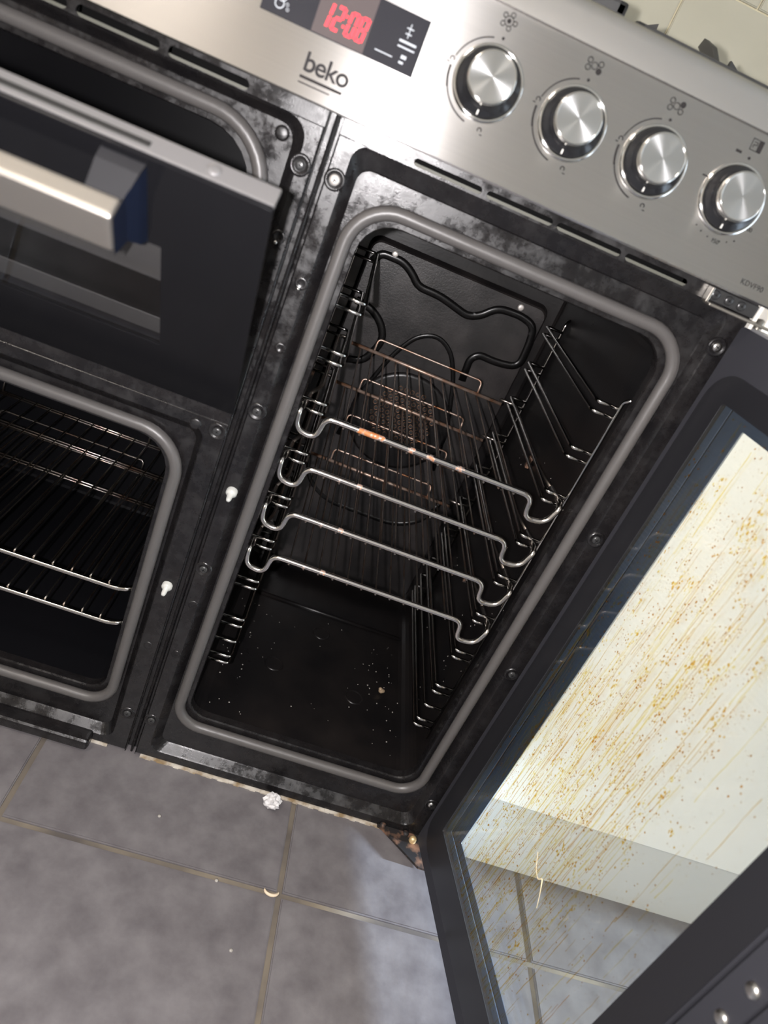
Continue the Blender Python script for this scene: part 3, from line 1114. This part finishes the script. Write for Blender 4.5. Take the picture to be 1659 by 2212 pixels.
# grease specks on the oven floor
sp = MB()
for k in range(90):
    x = random.choice((random.uniform(0.06, 0.10), random.uniform(0.06, 0.33), random.uniform(0.28, 0.33)))
    y = random.uniform(0.035, 0.28)
    r = random.uniform(0.0004, 0.0011)
    sp.lathe((x, y, zf), (0, 0, 1), [(r, 0), (r * .7, r * .5), (0, r * .7)], 6)
for k in range(70):
    x1 = GR[1] - 0.0073
    r = random.uniform(0.0004, 0.0010)
    sp.lathe((x1, random.uniform(0.04, 0.33), random.uniform(0.09, 0.5)), (-1, 0, 0), [(r, 0), (r * .7, r * .5), (0, r * .7)], 6)
o = sp.build('grease_specks', 'speck_pale', cooker)
o['kind'] = 'stuff'

# shelf supports: welded wire ladders on both side walls
LEV = [0.6120, 0.5590, 0.5050, 0.4470, 0.3910, 0.3340, 0.2765, 0.2185, 0.1600]
for side in (0, 1):
    px_, tip = ((0.3450, 0.3210), (0.0487, 0.0765))[1 - side] if False else ((0.3450, 0.3210) if side else (0.0487, 0.0765))
    wall = 0.3502 if side else 0.0466
    sg = 1 if side else -1
    ls = MB()
    fpost = arc_pts([(wall, 0.028, 0.631), (px_, 0.034, 0.6265), (px_, 0.035, 0.138)], 0.008, 5)
    ls.tube(fpost, 0.0021, 8)
    sup = ls.build('shelf_support', 'chrome', cooker)
    bp_ = MB()
    bp_.tube(arc_pts([(wall, 0.345, 0.634), (px_, 0.338, 0.630), (px_, 0.338, 0.138)], 0.008, 5), 0.0024, 8)
    bp_.build('rear_post', 'chrome', sup)
    pts = arc_pts([(px_, 0.035, 0), (tip, 0.035, 0), (tip, 0.335, 0), (px_ + sg * 0.001, 0.335, 0)], 0.006, 5)
    rm = MB()
    rm.tube(pts, 0.0020, 8)
    first = rm.build('runner', 'chrome', sup)
    zs = [z + d for z in LEV for d in (0.0053, -0.0053)] + [0.1890]
    first.location = (0, 0, zs[0])
    for z in zs[1:]:
        dup(first, sup, (0, 0, z - zs[0]))
    # small wall clips below the lower racks
    for z in (0.475, 0.2855):
        MB().bbox(wall - sg * 0.004 - 0.0025, wall - sg * 0.004 + 0.0025, 0.20, 0.206, z - 0.008, z + 0.008, 0.001).build('wall_clip', 'hinge_rust', sup)


# ------------------------------------------------------------------ removable shelves
def make_rack(front, label):
    t = thing('oven_shelf', label, 'oven shelf', (0.19, 0.17, 0.0), 'wire shelves in the tall right oven')
    fx0, fx1 = 0.0835, 0.2965
    Y = 0.016
    path = [(0.0560, 0.060, 0.0010), (0.0540, 0.024, 0.0015), (0.0525, Y, -0.0010), (0.0545, Y, -0.0215), (0.0760, Y, -0.0245), (0.0795, Y, 0.0006), (0.098, Y, 0.0008),
            (fx1 - 0.012, Y, 0.0008), (0.3030, Y, 0.0006), (0.3065, Y, -0.0245), (0.3300, Y, -0.0215), (0.3360, Y, -0.0010), (0.3365, 0.024, 0.0015), (0.3340, 0.060, 0.0010)]
    b = MB()
    b.tube(arc_pts(path, 0.010, 6), 0.0031, 10)
    b.build('front_bar', front, t)
    for x, x2 in ((0.0560, 0.0660), (0.3340, 0.3270)):
        b = MB()
        b.tube(arc_pts([(x, 0.060, 0.0010), (x2, 0.10, 0.0008), (x2, 0.318, 0.0008), ((0.0830 if x < .2 else 0.304), 0.318, 0.0008)], 0.010, 4), 0.0020, 8)
        b.build('side_wire', 'wire_brown', t)
    b = MB()
    b.tube([(0.0820, 0.305, 0.0), (0.3040, 0.299, 0.0)], 0.0024, 8)
    b.build('back_bar', 'back_bar_rust', t)
    b = MB()
    b.tube(arc_pts([(0.117, 0.305, 0.0), (0.117, 0.309, 0.0175), (0.268, 0.307, 0.0175), (0.268, 0.300, 0.0)], 0.006, 4), 0.0014, 6)
    b.build('back_guard', 'back_bar_rust', t)
    for k in range(12):
        x = 0.0985 + k * 0.01695
        b = MB()
        b.tube([(x, Y + 0.0012, -0.0042), (x, Y + 0.02, -0.0036), (x, 0.306, -0.0028)], 0.0011, 6)
        b.build('wire', 'wire_brown', t)
    return t


r1 = make_rack('chrome_rusty', 'topmost wire shelf in the tall right oven, its front bar flecked with orange rust')
r1.location.z = LEV[2]
names = ['chrome wire oven shelf, second from the top of four in the tall right oven',
         'chrome wire oven shelf, third from the top of four in the tall right oven',
         'chrome wire oven shelf, lowest of four in the tall right oven']
for lv, nm in zip(LEV[3:6], names):
    c = copy_tree(r1)
    c['label'] = nm
    c.location.z = lv
    fbar = [o for o in c.children if o.name.startswith('front_bar')][0]
    fbar.data = fbar.data.copy()
    fbar.data.materials[0] = MATS['chrome_amber']


# lower left oven shelves
def make_left_rack(label, bars):
    t = thing('oven_shelf', label, 'oven shelf', (-0.26, 0.18, 0), 'wire shelves in the lower left oven')
    b = MB()
    b.tube(arc_pts([(-0.462, 0.045, 0.004), (-0.456, 0.02, 0.004), (-0.442, 0.02, 0), (-0.070, 0.02, 0), (-0.058, 0.020, 0.0035), (-0.053, 0.026, 0.0045), (-0.051, 0.06, 0.004)], 0.010, 5), 0.0030, 10)
    b.build('front_bar', 'chrome', t)
    for x in (-0.462, -0.051):
        b = MB()
        b.tube([(x, 0.045 if x < -.4 else 0.06, 0.004), (x, 0.365, 0.004)], 0.0022, 6)
        b.build('side_wire', 'wire_brown', t)
    for y in bars:
        for d in (0, 0.0065):
            b = MB()
            b.tube([(-0.462, y + d, 0.002), (-0.051, y + d, 0.002)], 0.0016, 6)
            b.build('cross_bar', 'wire_brown', t)
    for k in range(18):
        x = -0.080 - k * 0.0212
        b = MB()
        b.tube([(x, 0.0205, 0.0042), (x, 0.027, 0.0050), (x, 0.362, 0.0048)], 0.0011, 6)
        b.build('wire', 'wire_brown', t)
    b = MB()
    b.tube(arc_pts([(-0.145, 0.362, 0.003), (-0.145, 0.366, 0.022), (-0.365, 0.366, 0.022), (-0.365, 0.362, 0.003)], 0.006, 4), 0.0014, 6)
    b.build('back_guard', 'wire_brown', t)
    return t


l1 = make_left_rack('chrome wire shelf, upper of the two front bars in the lower left oven', (0.276, 0.358))
l1.location.z = 0.2228
l2 = copy_tree(l1)
l2['label'] = 'chrome wire shelf, lower of the two front bars in the lower left oven'
l2.location.z = 0.1720

# crumb on the oven floor
cr_ = MB()
for dx, dz, r in ((0, 0.003, 0.0042), (0.003, 0.0022, 0.0032), (-0.002, 0.0064, 0.0030)):
    cr_.lathe((0.300 + dx, 0.160 + dx * 0.5, zf + dz - r * 0.9 + 0.002), (0.2, 0.1, 1), [(0, 0), (r * .8, r * .4), (r, r), (r * .7, r * 1.6), (0, r * 1.9)], 9)
tag(cr_.build('crumb', 'crumb_brown'), 'brown burnt crumb lying on the floor of the tall right oven', 'crumb')

# ------------------------------------------------------------------ right oven door (open)
AD = math.radians(10.94)
dr = Vector((math.sin(AD), -math.cos(AD), 0))
dn = Vector((math.cos(AD), math.sin(AD), 0))
DH = Vector((0.387, -0.012, 0))


def DP(s, z, t):
    return DH + dr * s + dn * t + Vector((0, 0, z))


def dxf(t0=0.0):
    return lambda p: DP(p.x, p.y, t0 + p.z)


WIN = (0.0310, 0.3143, 0.0755, 0.6740)
S0, S1, Z0, Z1 = -0.004, 0.404, 0.0115, 0.7345
door = plate('oven_door', rrect(S0, 0.350, Z0, Z1, 0.004), [rrect(WIN[0] - .009, WIN[1] + .009, WIN[2] - .009, WIN[3] + .009, 0.006)], 0.012, dxf(0.0), 'door_steel', cooker)
plate('spacer_frame', rrect(WIN[0] - .0095, WIN[1] + .0095, WIN[2] - .0095, WIN[3] + .0095, 0.004), [rrect(*WIN, 0.003)], 0.0012, dxf(0.0112), 'door_print', door)
# printed black border of the inner glass (rounded top corner), a hair proud of the steel
plate('inner_border', rrect(0.0035, 0.3485, 0.030, 0.6985, 0.030), [rrect(WIN[0] + .0004, WIN[1] - .0004, WIN[2] + .0004, WIN[3] - .0004, 0.003)], 0.0012, dxf(-0.0012), 'black_glass_matte', door)
plate('inner_pane', rrect(WIN[0] + .0003, WIN[1] - .0003, WIN[2] + .0003, WIN[3] - .0003, 0.003), [], 0.0008, dxf(-0.0006), 'hazy_glass', door)
plate('door_core', rrect(S0 + .002, S1 - .003, Z0 + .002, Z1 - .002, 0.004), [rrect(0.018, 0.336, 0.060, 0.690, 0.004)], 0.0125, dxf(0.0120), 'door_steel', door)
plate('outer_border', rrect(S0, S1, Z0, Z1, 0.005), [rrect(0.0420, 0.3260, 0.0705, 0.6585, 0.002)], 0.0008, dxf(0.0246), 'door_print', door)
plate('outer_pane', rrect(S0, S1, Z0, Z1, 0.005), [], 0.0040, dxf(0.0256), 'clear_glass', door)
plate('side_strip', rrect(0.3535, 0.3785, Z0, Z1, 0.003), [], 0.012, dxf(0.0), 'door_steel', door)
plate('edge_strip', rrect(0.3815, 0.4035, Z0, Z1, 0.005), [], 0.012, dxf(0.0004), 'door_steel', door)
for z in (0.3925, 0.3570):
    b = MB()
    b.lathe(DP(0.3695, z, 0.0), -dn, [(0.0058, 0), (0.0057, 0.0010), (0.0048, 0.0024), (0.0028, 0.0032), (0, 0.0034)], 22)
    b.build('screw', 'screw_zinc', door)
# top edge capping of the door
b = MB(lambda p: DP(p.x, p.z, p.y))
b.bbox(0.006, S1 - .002, 0.0015, 0.024, Z1 - 0.001, Z1 + 0.0025, 0.001)
b.build('top_cap', 'edge_strip', door)
# handle on the outer face
b = MB(lambda p: DP(p.x, p.z, p.y))
b.bbox(0.362, 0.382, 0.060, 0.074, 0.16, 0.59, 0.004)
b.bbox(0.364, 0.380, 0.0297, 0.061, 0.17, 0.20, 0.003)
b.bbox(0.364, 0.380, 0.0297, 0.061, 0.55, 0.58, 0.003)
b.build('door_handle', 'handle_steel', door)

# baked-on grease runs and spots on the inner pane
runs = {'grease_pale': MB(), 'grease_amber': MB(), 'grease_brown': MB()}
TG = -0.0008
rg = random.Random(11)


def inside(s, z, mgn=0.003):
    return WIN[0] + mgn < s < WIN[1] - mgn and WIN[2] + mgn < z < WIN[3] - mgn


def density(s, z):
    u = (s - WIN[0]) / (WIN[1] - WIN[0])
    v = (z - WIN[2]) / (WIN[3] - WIN[2])
    d = math.exp(-((u - 0.44) / 0.37) ** 2)
    d *= 0.25 + 0.75 * math.exp(-((v - 0.52) / 0.38) ** 2)
    if u > 0.74:
        d *= 0.35
    return d


def drip(b, s, z, ln, w, wob):
    n = max(5, int(ln / 0.005))
    L_, R_ = [], []
    ss = s
    ph = rg.uniform(0, 6.28)
    for k in range(n + 1):
        u = k / n
        ss = s + wob * math.sin(ph + u * ln * 70) + (rg.uniform(-1, 1) * wob * 0.55)
        zz = z - u * ln
        if not inside(ss, zz):
            break
        ww = w * (0.45 + 0.55 * abs(math.sin(ph * 2 + u * 5))) * (1.0 if u < 0.92 else 1.35)
        L_.append((ss - ww / 2, zz, TG))
        R_.append((ss + ww / 2, zz, TG))
    if len(L_) > 2:
        b.loops([[DP(*p) for p in L_], [DP(*p) for p in R_]], closed=False)


def blot(b, s, z, r, el=1.0):
    n = 8 if r > 0.0012 else 6
    a0 = rg.uniform(0, 6)
    pts_ = []
    for k in range(n):
        a = a0 + 2 * math.pi * k / n
        q = r * rg.uniform(0.65, 1.2)
        pts_.append(DP(s + q * math.cos(a), z + q * el * math.sin(a), TG - 0.0001))
    vs = [b.v(p) for p in pts_]
    b.f(vs)


cnt = 0
while cnt < 760:
    s, z = rg.uniform(WIN[0], WIN[1]), rg.uniform(WIN[2], WIN[3])
    lowb = 1.0 if z < 0.42 else 0.45
    u = (s - WIN[0]) / (WIN[1] - WIN[0])
    if rg.random() > (0.25 + density(s, z)) * lowb * (0.35 if u > 0.72 else 1.0):
        continue
    cnt += 1
    q = rg.random()
    key = 'grease_pale' if q < 0.50 else ('grease_amber' if q < 0.95 else 'grease_brown')
    drip(runs[key], s, z, rg.uniform(0.012, 0.105), rg.uniform(0.00025, 0.0007) * (1.5 if key == 'grease_pale' else 1), 0.0005)
cnt = 0
while cnt < 6200:
    s, z = rg.uniform(WIN[0], WIN[1]), rg.uniform(WIN[2], WIN[3])
    u = (s - WIN[0]) / (WIN[1] - WIN[0])
    if not inside(s, z) or rg.random() > 0.03 + density(s, z) * (0.6 + 0.6 * math.sin(s * 160 + 3 * math.sin(z * 55))):
        continue
    cnt += 1
    q = rg.random()
    key = 'grease_brown' if q < 0.62 else 'grease_amber'
    blot(runs[key], s, z, 0.00024 + 0.00075 * rg.random() ** 4, rg.uniform(0.9, 1.7))
cnt = 0
while cnt < 150:
    s, z = rg.uniform(WIN[0], WIN[1]), rg.uniform(WIN[2], WIN[3])
    if not inside(s, z, 0.01) or rg.random() > density(s, z) ** 1.4:
        continue
    cnt += 1
    for k in range(rg.randint(4, 12)):
        blot(runs['grease_pale' if rg.random() < 0.7 else 'grease_amber'], s + rg.uniform(-.004, .004), z + rg.uniform(-.009, .009), rg.uniform(0.0004, 0.0012), 1.8)
for key, b in runs.items():
    o = b.build('grease_stains', key, door)
    o['kind'] = 'stuff'

# pale thread stuck to the glass
th = MB(lambda p: DP(p.x, p.y, p.z))
th.tube(arc_pts([(0.166, 0.235, TG - .0004), (0.178, 0.224, TG - .0010), (0.187, 0.222, TG - .0014), (0.190, 0.229, TG - .0010), (0.199, 0.216, TG - .0006), (0.205, 0.205, TG - .0004)], 0.003, 4), [0.0003] * 7 + [0.0007] * 9 + [0.0003] * 6, 6)
tag(th.build('thread', 'thread'), 'pale kinked thread stuck to the greasy glass of the open oven door', 'thread')

# ------------------------------------------------------------------ upper left door, ajar
BU = math.radians(37.08)
und = Vector((0, -math.cos(BU), -math.sin(BU)))
uud = Vector((0, -math.sin(BU), math.cos(BU)))
UO = Vector((0, -0.040, 0.498))


def UP(x, h, off):
    return UO + Vector((x, 0, 0)) + uud * h + und * off


def uxf(o0=0.0):
    return lambda p: UP(p.x, p.y, o0 + p.z)


UW = (-0.43, -0.0695, 0.065, 0.179)
ud_ = plate('grill_door', rrect(-0.506, -0.0020, 0.0, 0.2490, 0.002), [rrect(*UW, 0.001)], 0.004, uxf(-0.004), 'black_glass', cooker)
plate('door_pane', rrect(UW[0] - .0, UW[1] + .0, UW[2] - .0, UW[3] + .0, 0.001), [], 0.003, uxf(-0.0038), 'smoked_glass', ud_)
plate('door_core', rrect(-0.503, -0.0045, 0.003, 0.245, 0.003), [rrect(UW[0] - .01, UW[1] + .01, UW[2] - .01, UW[3] + .01, 0.003)], 0.013, uxf(-0.0172), 'door_steel', ud_)
b = MB(lambda p: UP(p.x, p.z, p.y))
b.box(UW[0] - .008, UW[1] + .008, -0.0160, -0.0150, 0.1245, 0.190)
b.box(UW[0] - .008, UW[1] + .008, -0.0160, -0.0150, 0.058, 0.0775)
b.build('grey_strips', 'grey_trim', ud_)  # two grey strips added behind the pane to show as bands
plate('inner_pane', rrect(UW[0] - .008, UW[1] + .008, UW[2] - .008, UW[3] + .008, 0.003), [], 0.002, uxf(-0.0190), 'smoked_glass', ud_)
b = MB(lambda p: UP(p.x, p.z, p.y))
b.bbox(-0.506, -0.0020, -0.0185, -0.0035, 0.2455, 0.2500, 0.0008)
tt = b.build('top_trim', 'grey_trim', ud_)
b = MB(lambda p: UP(p.x, p.z, p.y))
b.bbox(-0.44, -0.0800, -0.0120, -0.0075, 0.2490, 0.2504, 0.0006)
b.build('air_slot', 'screw_recess', tt) if False else b.build('air_slot', 'screw_recess', ud_)
b = MB()
b.lathe(UP(-0.0420, 0.2500, -0.011), uud, [(0.0045, 0), (0.0044, 0.0008), (0.003, 0.0012), (0, 0.0012)], 16)
b.build('screw', 'grey_trim', ud_)
# handle: bar and flared bracket
b = MB(lambda p: UP(p.x, p.z, p.y))
b.bbox(-0.425, -0.0835, 0.0235, 0.0400, 0.2065, 0.2365, 0.0034, 3)
hd = b.build('door_handle', 'handle_steel', ud_)
for x0, x1 in ((-0.1060, -0.0830), (-0.425, -0.402)):
    b = MB(lambda p: UP(p.x, p.z, p.y))
    fl_ = -0.004 if x1 < -0.2 else 0.004
    secs = [(0.0, 0.004, 0.180, 0.244), (0.008, 0.003, 0.184, 0.243), (0.0234, 0.0, 0.2030, 0.2350)]
    b.loops([[(x0, o_, h0), (x1 + (e if x1 > -0.2 else 0), o_, h0), (x1 + (e if x1 > -0.2 else 0), o_, h1), (x0, o_, h1)] for o_, e, h0, h1 in secs], cap0=True, cap1=True)
    br = b.build('handle_bracket', ['bracket_plastic'], ud_)
b = MB(lambda p: UP(p.x, p.z, p.y))
e = 0.0005
b.loops([[(-0.0830 + dx + e, o_, h0), (-0.0830 + dx + e, o_, h1)] for o_, dx, h0, h1 in ((0.0, 0.004, 0.180, 0.243), (0.008, 0.003, 0.184, 0.242), (0.0220, 0.0, 0.2000, 0.2380), (0.0405, 0.0, 0.2065, 0.2362))], closed=False)
o = b.build('bracket_end', 'bracket_blue', ud_)
o['label'] = 'dark blue end face of the handle bracket'

# ------------------------------------------------------------------ white base cabinet beside the cooker
cb = thing('base_cabinet', 'white kitchen base cabinet right of the cooker, seen through the greasy door glass', 'cabinet', (0.72, 0.28, 0.0))
MB().box(0.401, 1.08, 0.010, 0.58, 0.10, 0.868).build('carcass', 'cabinet_white', cb)
MB().bbox(0.403, 1.078, -0.010, 0.009, 0.118, 0.862, 0.0015).build('cabinet_door', 'cabinet_white', cb)
pl_ = MB().box(0.401, 1.08, -0.0075, 0.007, 0.0, 0.116).build('plinth', 'plinth_shaded', cb)
wt = MB().bbox(0.398, 1.10, -0.03, 0.59, 0.868, 0.900, 0.003).build('worktop', 'worktop')
tag(wt, 'dark worktop lying on the white cabinet right of the cooker', 'worktop')

# ------------------------------------------------------------------ bits on the floor
bm = bmesh.new()
bmesh.ops.create_icosphere(bm, subdivisions=3, radius=0.0105)
rc = random.Random(4)
for v in bm.verts:
    n_ = v.co.normalized()
    k = 1 + 0.25 * math.sin(9 * n_.x + 4 * n_.z) * math.sin(7 * n_.y) + rc.uniform(-0.13, 0.13)
    v.co = Vector((v.co.x * k * 1.05, v.co.y * k * 0.95, v.co.z * k * 0.85))
zmin = min(v.co.z for v in bm.verts)
for v in bm.verts:
    v.co += Vector((0.1880, -0.0185, -zmin))
me = bpy.data.meshes.new('paper_ball')
bm.to_mesh(me)
bm.free()
tag(new_mesh_obj('paper_ball', me, 'paper_white'), 'small crumpled white paper ball on the floor below the tall oven', 'litter')
b = MB()
b.tube([(0.2005 + 0.0085 * (1 - math.cos(a)) , -0.1285 - 0.006 * math.sin(a), 0.0026) for a in [math.pi * k / 10 for k in range(11)]], [0.0007, 0.0013, 0.0016, 0.0018, 0.0019, 0.002, 0.0019, 0.0018, 0.0016, 0.0012, 0.0007], 7)
tag(b.build('peel_curl', 'peel'), 'tan curved scrap of peel on the grout crossing of the floor tiles', 'litter')
for k, (x, y, lb) in enumerate(((0.1455, -0.1335, 'tiny pale crumb on the floor grout line left of the peel scrap'), (0.178, -0.2035, 'tiny pale crumb on the grey floor tile in front of the peel scrap'), (0.062, -0.075, 'tiny pale crumb on the floor tile in front of the lower left oven'))):
    b = MB()
    b.lathe((x, y, 0.0), (0, 0, 1), [(0.0020, 0), (0.0022, 0.0008), (0.0012, 0.0016), (0, 0.0018)], 7)
    tag(b.build('crumb', 'speck_pale'), lb, 'crumb')
